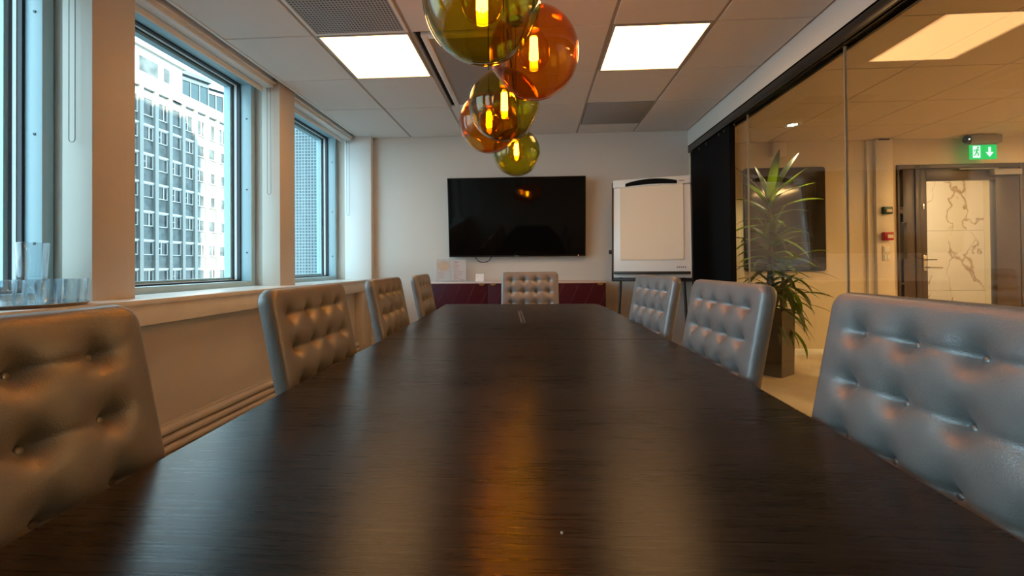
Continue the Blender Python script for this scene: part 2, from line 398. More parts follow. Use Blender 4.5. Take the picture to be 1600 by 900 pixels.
# black panel at the end of the partition
pn = thing('sliding_panel', 'tall matte black panel closing the partition beside the flip chart', 'panel', (XG, 4.0, 0))
bm = bmesh.new(); add_box(bm, -.045, .005, -.345, .545, .01, 2.2, bev=.004)
obj('leaf_board', bm, 'matte_black', pn)
for k, yy in enumerate((-.28, -.18, .1, .28)):
    b2 = bmesh.new(); add_box(b2, -.052, -.04, yy, yy+.03, 2.165, 2.185, bev=.002); obj('hanger', b2, 'dark_metal', pn)

# ------------------------------------------------------------------ windows
WX0, WX1 = -2.23, -2.145
spans = [(-2.155, -.988), (-.788, .379), (.579, 1.746), (1.946, 3.113), (3.313, 4.475)]
for i, (a, b) in enumerate(spans):
    a -= .035; b += .030
    fr = bmesh.new(); fw = .045; z0, z1 = .886, 2.52; zt = 2.425; zb = .925
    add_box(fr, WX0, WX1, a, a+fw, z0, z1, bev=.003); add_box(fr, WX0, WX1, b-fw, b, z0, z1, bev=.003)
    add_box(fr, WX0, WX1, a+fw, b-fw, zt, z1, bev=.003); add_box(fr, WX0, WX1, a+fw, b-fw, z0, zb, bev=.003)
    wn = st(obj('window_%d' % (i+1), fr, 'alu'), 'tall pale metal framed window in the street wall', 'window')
    def ring(name, x0, x1, m, t):
        g = bmesh.new(); A, B = a+fw-.002, b-fw+.002; Z0, Z1 = zb-.002, zt+.002
        add_box(g, x0, x1, A, A+t, Z0, Z1); add_box(g, x0, x1, B-t, B, Z0, Z1)
        add_box(g, x0, x1, A+t, B-t, Z1-t, Z1); add_box(g, x0, x1, A+t, B-t, Z0, Z0+t); obj(name, g, m, wn)
    ring('gasket', -2.252, -2.228, 'rubber', .012); ring('glazing_bead', -2.270, -2.252, 'bead', .014); ring('gasket', -2.290, -2.270, 'rubber', .012)
    boxo('pane', (-2.282, -2.276, a+fw, b-fw, zb, zt), 'glass', wn)
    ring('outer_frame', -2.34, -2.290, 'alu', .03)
    for zz in (1.14, 1.62, 2.16):
        s = bmesh.new(); add_cyl(s, (-2.180, b-fw+.001, zz), (-2.180, b-fw-.003, zz), .006, seg=12); obj('screw', s, 'screw', wn)
st(boxo('wall_left_return', (-2.34, -2.05, 4.505, YE, .885, 2.56), 'wall_l'))
# opening light of the window nearest the camera: pale transom piece seen through the glass
BL = ['white roller blind over the near window beside the tray of glasses', 'white roller blind over the middle window facing the pale office block', 'white roller blind over the far window next to the corner post']
for i, (a, b) in enumerate(spans):
    if i < 2: continue
    rb = thing('roller_blind', BL[i-2], 'blind', (-2.0, 0, ZC), 0, 'roller blinds over the windows')
    bm = bmesh.new()
    add_box(bm, -.040, .030, a+.005, b-.005, -.042, -.012, bev=.006); add_box(bm, -.055, .045, a+.005, b-.005, -.014, .002, bev=.002); add_box(bm, -.03, .03, a+.02, b-.02, .0, .123)
    obj('cassette', bm, 'white', rb)
    bm = bmesh.new(); add_box(bm, -.052, -.044, a+.02, b-.02, -.078, -.04, bev=.003); obj('bottom_bar', bm, 'white', rb)
    bm = bmesh.new(); zb = -.842; zt = -.03; yy = b-.018; pts = []
    pts.append((.010, yy, zt))
    for k in range(9): pts.append((-.004+.014*math.cos(PI*k/8), yy, zb-.014*math.sin(PI*k/8)))
    pts.append((-.018, yy, zt))
    add_tube(bm, pts, .0016, 6); obj('pull_chain', bm, 'chain', rb)

# ------------------------------------------------------------------ ceiling fittings
def ceiling_light(x0, x1, y0, y1, z, label, mat, group, name='ceiling_light', fr='grid'):
    t = thing(name, label, 'ceiling light', ((x0+x1)/2, (y0+y1)/2, z), 0, group)
    W, D = (x1-x0)/2-.004, (y1-y0)/2-.004; e = .012
    g = bmesh.new()
    add_box(g, -W, W, -D, -D+e, -.003, .03); add_box(g, -W, W, D-e, D, -.003, .03); add_box(g, -W, -W+e, -D+e, D-e, -.003, .03); add_box(g, W-e, W, -D+e, D-e, -.003, .03)
    obj('frame', g, fr, t)
    g = bmesh.new(); add_box(g, -W+e, W-e, -D+e, D-e, .002, .014); obj('diffuser', g, mat, t)
    return t
GL = 'square light panels in the meeting room ceiling'
ceiling_light(XA+.010, XB-.010, 2.497, 3.097, ZC, 'glowing square ceiling light panel on the window side of the pendant lamps', 'panel_light', GL)
ceiling_light(XCc+.010, XD-.010, 2.497, 3.097, ZC, 'glowing square ceiling light panel on the glass wall side of the pendant lamps', 'panel_light', GL)
t = thing('ceiling_grille', 'grey perforated metal ceiling grille next to the window side light panel', 'vent', ((XA+XB)/2, 2.197, ZC))
g = bmesh.new(); add_box(g, -.27, .27, -.277, .277, .001, .012); obj('perforated_plate', g, 'perf', t)
g = bmesh.new()
for b_ in ((-.288, -.27, -.296, .296), (.27, .288, -.296, .296), (-.27, .27, -.296, -.277), (-.27, .27, .277, .296)): add_box(g, *b_, -.002, .02)
obj('frame', g, 'white', t)
t = thing('air_diffuser', 'long grey air diffuser panel with pale frame beside the window side light panel', 'vent', ((XB+XM)/2, 3.097, ZC))
g = bmesh.new(); add_box(g, -.205, .235, -.54, .54, -.004, .012); obj('face_plate', g, 'tile_dark', t)
g = bmesh.new()
for b_ in ((-.245, -.205, -.58, .58), (.235, .275, -.58, .58), (-.205, .235, -.58, -.54), (-.205, .235, .54, .58)): add_box(g, *b_, -.012, .02, bev=.003)
obj('frame', g, 'white', t)
t = thing('ceiling_plate', 'flat darker grey plate in the ceiling close to the end wall', 'vent', ((XCc+XD)/2, 3.985, ZC))
g = bmesh.new(); add_box(g, -.283, .283, -.283, .278, -.003, .015, bev=.002); obj('cover_plate', g, 'tile_dark', t)

# ------------------------------------------------------------------ table
Rp = [(-1.55, .36), (-.6, .44), (0, .475), (.45, .500), (.8, .515), (1.25, .519), (1.65, .511), (2.1, .498), (2.5, .490), (2.85, .484), (3.13, .452)]
Lp = [(-1.55, -.43), (-.6, -.51), (0, -.545), (.45, -.558), (.8, -.577), (1.25, -.592), (1.65, -.600), (2.1, -.618), (2.5, -.634), (2.85, -.646), (3.13, -.672)]
def edge(P, y):
    for (a, xa), (b, xb) in zip(P, P[1:]):
        if a <= y <= b: return xa+(xb-xa)*(y-a)/(b-a)
    return P[-1][1] if y > P[-1][0] else P[0][1]
def smooth_edge(P, y): return sum(edge(P, min(3.13, max(-1.55, y+d))) for d in (-.15, -.08, 0, .08, .15))/5
t = thing('conference_table', 'long dark wood conference table filling the room', 'table', (0, 0, 0))
secs = [(-1.55, .02), (.0225, 1.6475), (1.65, 3.13)]
for a, b in secs:
    n = 16; ys = [a+(b-a)*k/n for k in range(n+1)]
    poly = [(smooth_edge(Rp, y) if y < 3.12 else .452, y) for y in ys]+[(smooth_edge(Lp, y) if y < 3.12 else -.672, y) for y in reversed(ys)]
    if b > 3: poly[n] = (.445, 3.13); poly[n+1] = (-.668, 3.15)
    g = bmesh.new(); add_prism(g, poly, lambda x, y: (x, y, .708), lambda x, y: (x, y, .74))
    es = [e for e in g.edges if abs(e.verts[0].co.z-e.verts[1].co.z) < 1e-5]
    bmesh.ops.bevel(g, geom=es, offset=.0025, segments=2, affect='EDGES')
    top = obj('tabletop', g, 'wood', t)
for y in (-.9, .85, 2.35):
    g = bmesh.new(); add_box(g, -.14, .08, y-.06, y+.06, .03, .708, bev=.01); add_box(g, -.15, .09, y-.22, y+.22, 0, .03, bev=.006)
    obj('pedestal', g, 'wood', t)
g = bmesh.new(); 
m4 = Matrix.Translation((-.075, 2.375, 0)) @ Matrix.Rotation(.068, 4, 'Z')
add_box(g, -.012, -.004, -.26, .26, .7395, .7412, mat=m4); add_box(g, .006, .012, -.26, .26, .7395, .7415, mat=m4)
obj('cable_flap', g, 'chrome', t)
g = bmesh.new(); add_box(g, -.004, .006, -.26, .26, .739, .7404, mat=m4); obj('cable_slot', g, 'gap', t)
g = bmesh.new(); bmesh.ops.create_icosphere(g, subdivisions=2, radius=.0016); p_ = None
cr_ = obj('crumb', g, 'white', loc=(.027, .459, .7412)); tag(cr_, 'tiny white crumb lying on the near part of the dark table top', 'crumb')
# seam line between the two far sections is the open joint itself

# ------------------------------------------------------------------ chairs
BW, BT = .46, .042      # back width, thickness
LEAN = .195
TC = [-.15, -.05, .05, .15]; TR = [.072+.092*k for k in range(5)]
def back_bm():
    """tufted backrest: local x across, s down from the top edge along the back, +y outward. Front (-y) carries the dimples."""
    H = .56; nx, nz = 100, 110; r = .035
    def outline(u, v):
        x = (u-.5)*BW; s = v*H
        ax_ = abs(x)-(BW/2-r); bs = r-s
        if ax_ > 0 and bs > 0:
            p, q = ax_/r, bs/r; m = max(p, q); l = math.hypot(p, q)
            x = math.copysign(BW/2-r+r*p*m/l, x); s = r-r*q*m/l
        return x, s
    def front(x, s, u, v):
        dx = BW/2-abs((u-.5)*BW); ds = v*H; d = min(dx, ds, (1-v)*H+.02)
        e = .016; off = 0
        if d < e: off = e-math.sqrt(max(0, e*e-(e-d)**2))
        h = 0
        env = min(1, max(0, (min(dx, ds)-.012)/.05))
        rowd = min(abs(s-q) for q in TR)
        inx = 1/(1+math.exp((abs(x)-.165)/.012))
        h -= .0045*math.exp(-(rowd/.008))*inx
        for q in TR:
            for c in TC:
                ddx = (x-c); dds = (s-q)
                rr = math.hypot(ddx, dds*(1.0 if dds < 0 else 1.15))
                h -= .026*math.exp(-rr/.0150)+.006*math.exp(-(rr/.032)**2)
        # soft vertical fold under each dimple
        for c in TC: h -= .0022*math.exp(-((x-c)/.009)**2)*(.5+.5*math.cos((s-TR[0])/.092*2*PI)) * (1 if s > TR[0] else 0)
        h += .006*env
        return -BT/2+off-h*1.0
    bm = bmesh.new(); F = []; Bk = []
    for j in range(nz+1):
        fr, bk = [], []
        for i in range(nx+1):
            u = i/nx; v = j/nz
            u2 = .5+.5*math.copysign(abs(2*u-1)**.85, 2*u-1) if False else u
            x, s = outline(u2, v)
            fr.append(bm.verts.new((x, front(x, s, u2, v), -s)))
        F.append(fr)
    for j in range(nz):
        for i in range(nx): bm.faces.new((F[j][i], F[j+1][i], F[j+1][i+1], F[j][i+1]))
    # side strip and plain rear, slightly inset with a rounded edge
    ring = [F[0][i] for i in range(nx+1)]+[F[j][nx] for j in range(1, nz+1)]+[F[nz][i] for i in range(nx-1, -1, -1)]+[F[j][0] for j in range(nz-1, 0, -1)]
    prev = ring
    for yy, ins in ((BT/2-.012, 0), (BT/2-.004, .003), (BT/2, .011)):
        cur = []
        for v in ring:
            x, z = v.co.x, v.co.z
            cx, cz = 0, -H/2
            k = Vector((x-cx, z-cz)); sx = 1-ins/(BW/2); sz = 1-ins/(H/2)
            cur.append(bm.verts.new((cx+k.x*sx, yy, cz+k.y*sz)))
        for i in range(len(ring)):
            n = (i+1) % len(ring); bm.faces.new((prev[i], prev[n], cur[n], cur[i]))
        prev = cur
    bm.faces.new(prev)
    return bm
TOP = .972
lean_a = math.atan(LEAN)
def make_chair(name, label, group):
    t = thing(name, label, 'chair', (0, 0, 0), 0, group)
    b = obj('backrest', back_bm(), 'leather', t, angle=60)
    b.rotation_euler = (-lean_a, 0, 0)
    # front face passes y=0 at z=.74
    b.location = (0, (TOP-.74)*LEAN+BT/2*math.cos(lean_a), TOP)
    for q in TR:
        for c in TC:
            g = bmesh.new(); bmesh.ops.create_uvsphere(g, u_segments=12, v_segments=8, radius=.0068)
            for v in g.verts: v.co.y *= .55
            bo = obj('button', g, 'button', b); bo.location = (c, -BT/2+.0235, -q-.003)
    g = bmesh.new(); add_box(g, -.215, .215, -.42, -.02, .40, .475, bev=.018, seg=3); obj('seat', g, 'leather', t)
    g = bmesh.new(); add_box(g, -.20, .20, -.40, -.03, .375, .402, bev=.004); obj('seat_frame', g, 'dark_metal', t)
    for sx in (-1, 1):
        for yy in (-.375, -.06):
            g = bmesh.new(); add_box(g, sx*.18-.016, sx*.18+.016, yy-.016, yy+.016, 0, .376, bev=.003); obj('leg', g, 'dark_metal', t)
    return t
def dup(root, loc, rz, label):
    r = root.copy(); C.objects.link(r); r.location = loc; r.rotation_euler = (0, 0, rz); r['label'] = label
    for ch in list(root.children):
        c = ch.copy(); C.objects.link(c); c.parent = r
        for gch in list(ch.children):
            d = gch.copy(); C.objects.link(d); d.parent = c
    return r
GC = 'tufted leather chairs around the conference table'
c0 = make_chair('conference_chair', 'grey tufted leather chair nearest the camera on the glass partition side', GC)
def pose(side, x, y, a): return (x, y, 0), (-PI/2-a if side > 0 else PI/2-a)
spots = [(1, .542, .640, .0, None),
         (1, .548, 1.364, -.042, 'grey tufted leather chair in front of the plant pot, second on the glass partition side'),
         (1, .530, 2.077, -.127, 'grey tufted leather chair standing in front of the flip chart'),
         (-1, -.590, .434, -.05, 'brown lit tufted leather chair nearest the camera, in front of the glasses'),
         (-1, -.622, 1.247, -.044, 'brown lit tufted leather chair below the middle window, second on the window side'),
         (-1, -.648, 1.974, -.051, 'brown lit tufted leather chair below the far window and corner post'),
         (-1, -.676, 2.712, -.077, 'brown lit tufted leather chair on the window side closest to the burgundy sideboard')]
for i, (sd, x, y, a, lab) in enumerate(spots):
    loc, rz = pose(sd, x, y, a)
    if i == 0: c0.location = loc; c0.rotation_euler = (0, 0, rz)
    else: dup(c0, loc, rz, lab)
dup(c0, (-.037, 3.36, 0), 0, 'beige lit tufted leather chair at the far head of the table below the television')

# ------------------------------------------------------------------ pendant lamps
def globe_bm(R_, hole, ha, dent):
    """glass ball open at one side: outer and inner wall joined by a rounded lip"""
    bm = bmesh.new(); q = Vector((0, 0, 1)).rotation_difference(Vector(hole).normalized()).to_matrix()
    seg, n = 56, 36; prof = []
    for k in range(n+1):
        th = ha+(PI-ha)*k/n; prof.append((R_*math.sin(th), R_*math.cos(th)))
    inner = []
    for k in range(n+1):
        th = PI-(PI-ha)*k/n; r = R_-.0045; inner.append((r*math.sin(th), r*math.cos(th)))
    lip = [((R_+.001)*math.sin(ha-.02), (R_-.002)*math.cos(ha-.02))]
    P = prof+inner+lip+[prof[0]]
    P[n] = (0, -R_); P[n+1] = (0, -(R_-.0045))
    add_lathe(bm, P, seg=seg)
    for v in bm.verts: v.co = q @ v.co
    bmesh.ops.remove_doubles(bm, verts=list(bm.verts), dist=1e-6)
    return bm
GP = 'glass ball pendant lamps over the table'
def at(u, v, y):
    d = R.transposed() @ Vector(((u-800)/f, -(v-450-sy)/f, 1)); d = Vector((d[0], d[2], d[1]))
    return Vector((0, 0, CZ))+d*(y/d.y)
lamps = [(753, 3, .955, 'olive', (.85, .1, -.45), 'olive green glass ball pendant closest to the camera, cut off by the picture top'),
         (834, 84, 1.27, 'amber', (-.75, .25, -.55), 'large amber orange glass ball pendant hanging against the bright light panel'),
         (788, 165, 1.60, 'olive', (.88, .1, -.42), 'olive green glass ball pendant in the middle of the cluster'),
         (764, 192, 1.90, 'amber', (-.6, .5, -.6), 'small looking amber glass ball pendant partly hidden behind the middle green one'),
         (807, 238, 2.40, 'olive', (.88, .2, -.42), 'lowest looking olive green glass ball pendant in front of the television')]
for i, (u, v, y, mt, hole, lab) in enumerate(lamps):
    p = at(u, v, y); R_ = .1345
    t = thing('pendant_lamp', lab, 'pendant lamp', p, 0, GP)
    obj('glass_globe', globe_bm(R_, hole, math.radians(24), 0), mt, t, angle=60)
    bz = .012
    g = bmesh.new(); add_lathe(g, [(0, bz-.058), (.020, bz-.055), (.037, bz-.044), (.046, bz-.026), (.0485, bz-.006), (.045, bz+.016), (.034, bz+.036), (.021, bz+.052), (.0145, bz+.066)], seg=32)
    bl = obj('bulb', g, 'bulb', t)
    g = bmesh.new()
    for k in range(8):
        a = 2*PI*k/8; x_, y_ = .0105*math.cos(a), .0105*math.sin(a)
        add_cyl(g, (x_, y_, bz-.030), (x_*.8, y_*.8, bz+.036), .0030, seg=8)
    obj('filament', g, 'filament', bl)
    g = bmesh.new(); add_lathe(g, [(0, bz-.0), (.004, bz-.034), (.004, bz+.05), (.013, bz+.06), (0, bz+.062)], seg=12); obj('filament_stem', g, 'acrylic', bl)
    g = bmesh.new(); add_lathe(g, [(0, bz+.060), (.0165, bz+.060), (.0175, bz+.066), (.0175, bz+.100), (.008, bz+.108), (0, bz+.108)], seg=24); obj('lamp_socket', g, 'brass', t)
    g = bmesh.new(); add_lathe(g, [(0, R_-.008), (.016, R_-.008), (.017, R_+.004), (.008, R_+.014), (0, R_+.014)], seg=20); obj('cap', g, 'black', t)
    g = bmesh.new(); add_cyl(g, (0, 0, bz+.10), (0, 0, ZC-p.z), .0022, seg=8); obj('cord', g, 'cord', t)
    g = bmesh.new(); add_lathe(g, [(0, ZC-p.z-.03), (.03, ZC-p.z-.03), (.045, ZC-p.z-.012), (.045, ZC-p.z), (0, ZC-p.z)], seg=24); obj('ceiling_rose', g, 'black', t)

# ------------------------------------------------------------------ television, cable, sideboard
tilt = math.radians(6.0)
t = thing('television', 'large black flat television hanging on the end wall', 'television', (-.184, 4.455, 1.535))
TW, TH = 1.45, .835
Mt = Matrix.Rotation(tilt, 4, 'X')
g = bmesh.new(); add_box(g, -TW/2, TW/2, -.022, .022, -TH/2, TH/2, bev=.004, mat=Mt); add_box(g, -.5, .5, .02, .04, -.3, .3, bev=.008, mat=Mt); obj('housing', g, 'bezel', t)
g = bmesh.new(); add_box(g, -TW/2+.008, TW/2-.008, -.0235, -.021, -TH/2+.016, TH/2-.008, mat=Mt); obj('screen', g, 'screen', t)
g = bmesh.new()
for k in range(7): add_box(g, -.021+k*.006, -.0165+k*.006, -.0245, -.0225, -TH/2+.005, -TH/2+.011, mat=Mt)
obj('brand_mark', g, 'logo', t)
g = bmesh.new(); add_box(g, .645, .652, -.0245, -.0225, -TH/2+.004, -TH/2+.016, mat=Mt); obj('status_light', g, emit('standby_led', (1, .35, .2), 1.2), t)
g = bmesh.new(); add_box(g, -.2, .2, .02, .094, -.14, .14, bev=.004); obj('wall_mount', g, 'black', t)
g = bmesh.new(); pts = []
for k in range(15):
    a = PI*k/14; pts.append((-.545+.088*math.cos(PI-a), 4.515, 1.135-.075*math.sin(a)))
pts = [(pts[0][0], 4.515, 1.15)]+pts+[(pts[-1][0], 4.515, 1.15)]
add_tube(g, pts, .0045, 8); tag(obj('power_cable', g, 'cord'), 'black cable loop drooping below the television', 'cable')

SX0, SX1, SY0, SY1, SZ = -1.058, .704, 4.20, 4.548, .862
t = thing('sideboard', 'low burgundy sideboard with slanted grooves under the television', 'sideboard', (0, 0, 0))
g = bmesh.new(); add_box(g, SX0, SX1, SY0+.02, SY1, .10, SZ-.016); obj('body', g, 'burgundy', t)
g = bmesh.new(); add_box(g, SX0-.004, SX1+.004, SY0-.004, SY1, SZ-.016, SZ, bev=.002); obj('top', g, 'sbtop', t)
g = bmesh.new(); add_box(g, SX0+.03, SX1-.03, SY0+.05, SY1-.02, 0, .10); obj('plinth', g, 'black', t)
dw = (SX1-SX0)/3
for k in range(3):
    a = SX0+k*dw+.002; b = SX0+(k+1)*dw-.002
    g = bmesh.new(); add_box(g, a, b, SY0, SY0+.019, .105, SZ-.018, bev=.002); d = obj('door', g, 'burgundy', t)
    # slanted inlay lines
    g = bmesh.new(); zt, zb = SZ-.022, .11; dx = .44*(zt-zb)
    n0 = -6
    for j in range(-6, 16):
        xb = SX0+j*.1475-.30; xt = xb+dx
        def clip(x0, z0, x1, z1):
            p = []
            for xx, zz in ((x0, z0), (x1, z1)): p.append((xx, zz))
            (xa, za), (xc, zc) = p
            lo, hi = a+.004, b-.004
            if xc < lo or xa > hi: return None
            if xa < lo: za += (zc-za)*(lo-xa)/(xc-xa); xa = lo
            if xc > hi: zc = za+(zc-za)*(hi-xa)/(xc-xa); xc = hi
            return xa, za, xc, zc
        c = clip(xb, zb, xt, zt)
        if not c: continue
        xa, za, xc, zc = c; wv = .0022
        if xc-xa < .003: continue
        add_prism(g, [(xa-wv, za), (xa+wv, za), (xc+wv, zc), (xc-wv, zc)], lambda p, q: (p, SY0-.0008, q), lambda p, q: (p, SY0+.002, q))
    if len(g.faces): obj('inlay_lines', g, 'groove', d)
    else: g.free()
    hx = {0: b-.055, 1: a+.055, 2: b-.055}[k]
    g = bmesh.new(); add_cyl(g, (hx, SY0-.012, SZ-.018), (hx, SY0+.004, SZ-.018), .030, seg=24)
    bmesh.ops.bisect_plane(g, geom=list(g.verts)+list(g.edges)+list(g.faces), plane_co=(0, 0, SZ-.018), plane_no=(0, 0, 1), clear_outer=True)
    bmesh.ops.holes_fill(g, edges=list(g.edges))
    for v in g.verts: v.co.z = SZ-.018+(v.co.z-(SZ-.018))*.62
    obj('handle', g, 'brass', d)
# sign holders and card
def holder(x0, x1, z1, lab, kind):
    t = thing('sign_holder', lab, 'sign holder', ((x0+x1)/2, 4.40, SZ), 0, 'clear sign holders on the sideboard')
    W = (x1-x0)/2; H = z1-SZ
    Mh = Matrix.Rotation(math.radians(-8), 4, 'X')
    g = bmesh.new(); add_box(g, -W, W, -.004, -.001, .003, H, mat=Mh); add_box(g, -W, W, -.045, .035, 0, .003, bev=.001); obj('acrylic_stand', g, 'acrylic', t)
    g = bmesh.new(); add_box(g, -W+.004, W-.004, .000, .0015, .006, H-.003, mat=Mh); cd = obj('printed_sheet', g, 'card', t)
    g = bmesh.new(); rnd = random.Random(3+kind)
    if kind == 0:
        n = 24; pl = [(-W*.0+W*.88*math.cos(2*PI*k/n), H*.70+H*.235*math.sin(2*PI*k/n)*(1 if math.sin(2*PI*k/n) < 0 else .95)) for k in range(n)]
        add_prism(g, pl, lambda p, q: Mh @ Vector((p, -.0008, q)), lambda p, q: Mh @ Vector((p, .0004, q))); obj('printed_shape', g, 'peach', cd)
        g = bmesh.new()
        for k in range(4): add_box(g, -W*.75, -W*.75+W*(.5+rnd.random()*.7), -.0008, .0004, H*(.40-k*.075), H*(.40-k*.075)+.003, mat=Mh)
        obj('printed_lines', g, 'pink_ink', cd)
    else:
        for k in range(11):
            add_box(g, -W*.78, -W*.78+W*(.5+rnd.random()*.95), -.0008, .0004, H*(.88-k*.075), H*(.88-k*.075)+(.008 if k == 0 else .004), mat=Mh)
        add_box(g, W*.2, W*.7, -.0008, .0004, H*.055, H*.055+.007, mat=Mh)
        obj('printed_lines', g, 'pink_ink', cd)
holder(-1.035, -.884, 1.100, 'clear holder with peach rounded print, farther from the television cable', 0)
holder(-.870, -.716, 1.092, 'clear holder with a sheet of pink text lines on the sideboard', 1)
t = thing('tent_card', 'small white folded card standing on the sideboard below the cable', 'card', (-.565, 4.36, SZ))
g = bmesh.new()
add_prism(g, [(-.035, 0), (-.033, 0), (.001, .078), (.035, 0), (.033, 0), (.0, .074)][:3]+[(.035, 0), (.033, 0), (0, .073)], lambda p, q: (-.042, p, q), lambda p, q: (.042, p, q))
obj('folded_card', g, 'card', t)
g = bmesh.new(); add_box(g, -.03, -.012, -.026, -.0235, .052, .056); obj('printed_line', g, 'pink_ink', t)

# ------------------------------------------------------------------ flip chart
pL, pR = Vector((.765, 4.16)), Vector((1.445, 3.95))
d2 = (pR-pL); FWd = d2.length; fa = math.atan2(d2.y, d2.x); mid = (pL+pR)/2
t = thing('flip_chart', 'white flip chart easel with paper pad in the corner by the black panel', 'flip chart', (mid.x, mid.y, 0), fa)
lz = math.radians(-6)
Mf = Matrix.Translation((0, 0, .90)) @ Matrix.Rotation(lz, 4, 'X')
HH = .955
g = bmesh.new(); add_box(g, -FWd/2, FWd/2, -.010, .012, 0, HH, bev=.004, mat=Mf); bd = obj('board', g, 'board', t)
g = bmesh.new(); add_box(g, -FWd/2-.012, -FWd/2+.006, -.014, .03, -.03, HH-.01, bev=.003, mat=Mf); add_box(g, FWd/2-.004, FWd/2+.012, -.012, .03, -.03, HH-.01, bev=.003, mat=Mf)
add_box(g, -FWd/2-.012, FWd/2+.012, -.014, .03, -.035, -.005, bev=.003, mat=Mf); obj('dark_frame', g, 'black', t)
g = bmesh.new(); add_box(g, -FWd/2, FWd/2, -.035, .0, HH-.072, HH+.005, bev=.008, mat=Mf); cl = obj('clamp_bar', g, 'white', t)
g = bmesh.new(); n = 14
up = [(-.235+.47*k/n, HH-.040+.034*math.sin(PI*k/n)**.8) for k in range(n+1)]; lo = [(.235-.47*k/n, HH-.068+.010*math.sin(PI*k/n)) for k in range(n+1)]
add_prism(g, up+lo, lambda p, q: Mf @ Vector((p, -.042, q)), lambda p, q: Mf @ Vector((p, -.030, q))); obj('handle', g, 'matte_black', cl)
g = bmesh.new(); add_box(g, -.285, .285, -.020, -.011, .165, HH-.055, bev=.001, mat=Mf); pad = obj('paper_pad', g, 'paper', t)
g = bmesh.new()
for k in range(3): add_box(g, -.285, .285, -.0215-.0006*k, -.0195, .166+.022*k+.01, HH-.056, mat=Mf @ Matrix.Rotation(.004*(k-1), 4, 'Y'))
obj('loose_sheet', g, 'paper', pad)
g = bmesh.new(); add_box(g, -FWd/2+.015, FWd/2-.015, -.075, -.012, .028, .036, bev=.002, mat=Mf); add_box(g, -FWd/2+.015, FWd/2-.015, -.078, -.07, .028, .052, bev=.002, mat=Mf); obj('pen_tray', g, 'black', t)
g = bmesh.new(); add_box(g, .215, .315, -.0125, -.0105, .085, .108, mat=Mf); lb = obj('maker_plate', g, 'card', t)
g = bmesh.new(); 
for k in range(5): add_box(g, .225+k*.017, .237+k*.017, -.0132, -.0122, .090, .104, mat=Mf)
obj('maker_lettering', g, 'grey_ink', lb)
g = bmesh.new(); add_box(g, .255, .30, -.0365, -.0345, HH-.048, HH-.040, mat=Mf); obj('maker_lettering', g, 'grey_ink', cl)
g = bmesh.new(); c_ = Mf @ Vector((-FWd/2-.012, .01, .25)); add_cyl(g, c_, c_+Vector((-.028, 0, 0)), .02, seg=16); obj('clamp_knob', g, 'black', t)
for sx, top_, bot in ((-1, (-.28, .03, .98), (-.33, -.02, 0)), (1, (.28, .03, .98), (.33, -.02, 0)), (0, (0, .05, 1.4), (0, .42, 0))):
    g = bmesh.new(); add_cyl(g, bot, top_, .013, seg=12); obj('leg', g, 'black', t)

# ------------------------------------------------------------------ tray with glasses on the sill
TC0 = Vector((-1.938, 1.520, .886))
t = thing('serving_tray', 'round steel tray on the window sill carrying drinking glasses', 'tray', TC0)
g = bmesh.new(); add_lathe(g, [(0, .002), (.150, .002), (.158, .006), (.172, .0145), (.174, .0145), (.174, .0128), (.160, .003), (.152, .0), (0, 0)], seg=48); obj('tray_dish', g, 'chrome', t)
def tumbler(x, y, z, r, h, lab, up=True):
    t = thing('drinking_glass', lab, 'glass', (x, y, z), 0, 'clear tumblers on the steel tray')
    g = bmesh.new(); k = .82
    P = [(0, 0), (r*k, 0), (r*k+.001, .002), (r, h), (r-.0012, h+.0006), (r-.0024, h), (r*k-.002, .010), (0, .009)]
    add_lathe(g, P, seg=28); obj('glass_body', g, 'tumbler', t)
gl = [(.085, .070), (.105, -.012), (.055, .125), (.015, .075), (.035, .000), (-.055, .105), (-.055, .03), (.06, -.09), (-.03, -.06)]
nm = ['clear tumbler at the tray edge nearest the pillar', 'clear tumbler at the room side edge of the tray', 'clear tumbler on the tray beside the pillar reveal',
      'clear tumbler in the middle of the tray', 'clear tumbler carrying another upright glass on top', 'clear tumbler at the back of the tray near the reveal',
      'clear tumbler at the back of the tray by the window', 'clear tumbler at the near end of the tray', 'clear tumbler behind the near end of the tray']
for (dx, dy), lab in zip(gl, nm): tumbler(TC0.x+dx*.9, TC0.y+dy*1.0, TC0.z+.0022, .037, .100, lab)
tumbler(TC0.x+.03, TC0.y-.012, TC0.z+.1035, .046, .140, 'tall clear glass standing on top of the other tumblers')

# ------------------------------------------------------------------ corridor behind the glass
DX0, DX1, DZ = 3.98, 5.33, 2.09
bm = bmesh.new()
add_box(bm, 1.66, DX0, YC, YC+.12, 0, 2.75); add_box(bm, DX1, XC, YC, YC+.12, 0, 2.75); add_box(bm, DX0, DX1, YC, YC+.12, DZ, 2.75)
st(obj('wall_corridor', bm, 'corr_wall'), 'ochre lit corridor end wall with the door', 'wall')
st(boxo('wall_side', (XC, XC+.1, YB, 6.6, 0, 2.75), 'corr_wall'), 'far side wall of the corridor', 'wall')
st(boxo('wall_stub', (1.655, 1.80, YE-.02, YC, 0, 2.75), 'corr_wall'))
st(boxo('baseboard_corridor', (1.80, DX0, YC-.014, YC, 0, .075), 'white', bev=.003), 'white skirting along the corridor end wall', 'baseboard')
bm = bmesh.new()
T2 = .64; yr = [YC-.52-T2*k for k in range(0, 12)]; yr = [YC]+yr; xr = [1.775+.19+T2*k for k in range(0, 8)]
xr = [1.775]+xr
for x0, x1 in zip(xr, xr[1:]):
    for y1, y0 in zip(yr, yr[1:]):
        add_box(bm, x0+.004, min(x1, XC)-.004, max(y0, YB)+.004, y1-.004, ZCC, ZCC+.02, bev=.002, seg=1)
st(obj('ceiling_corridor', bm, 'corr_tile'), 'corridor ceiling of square tiles', 'ceiling')
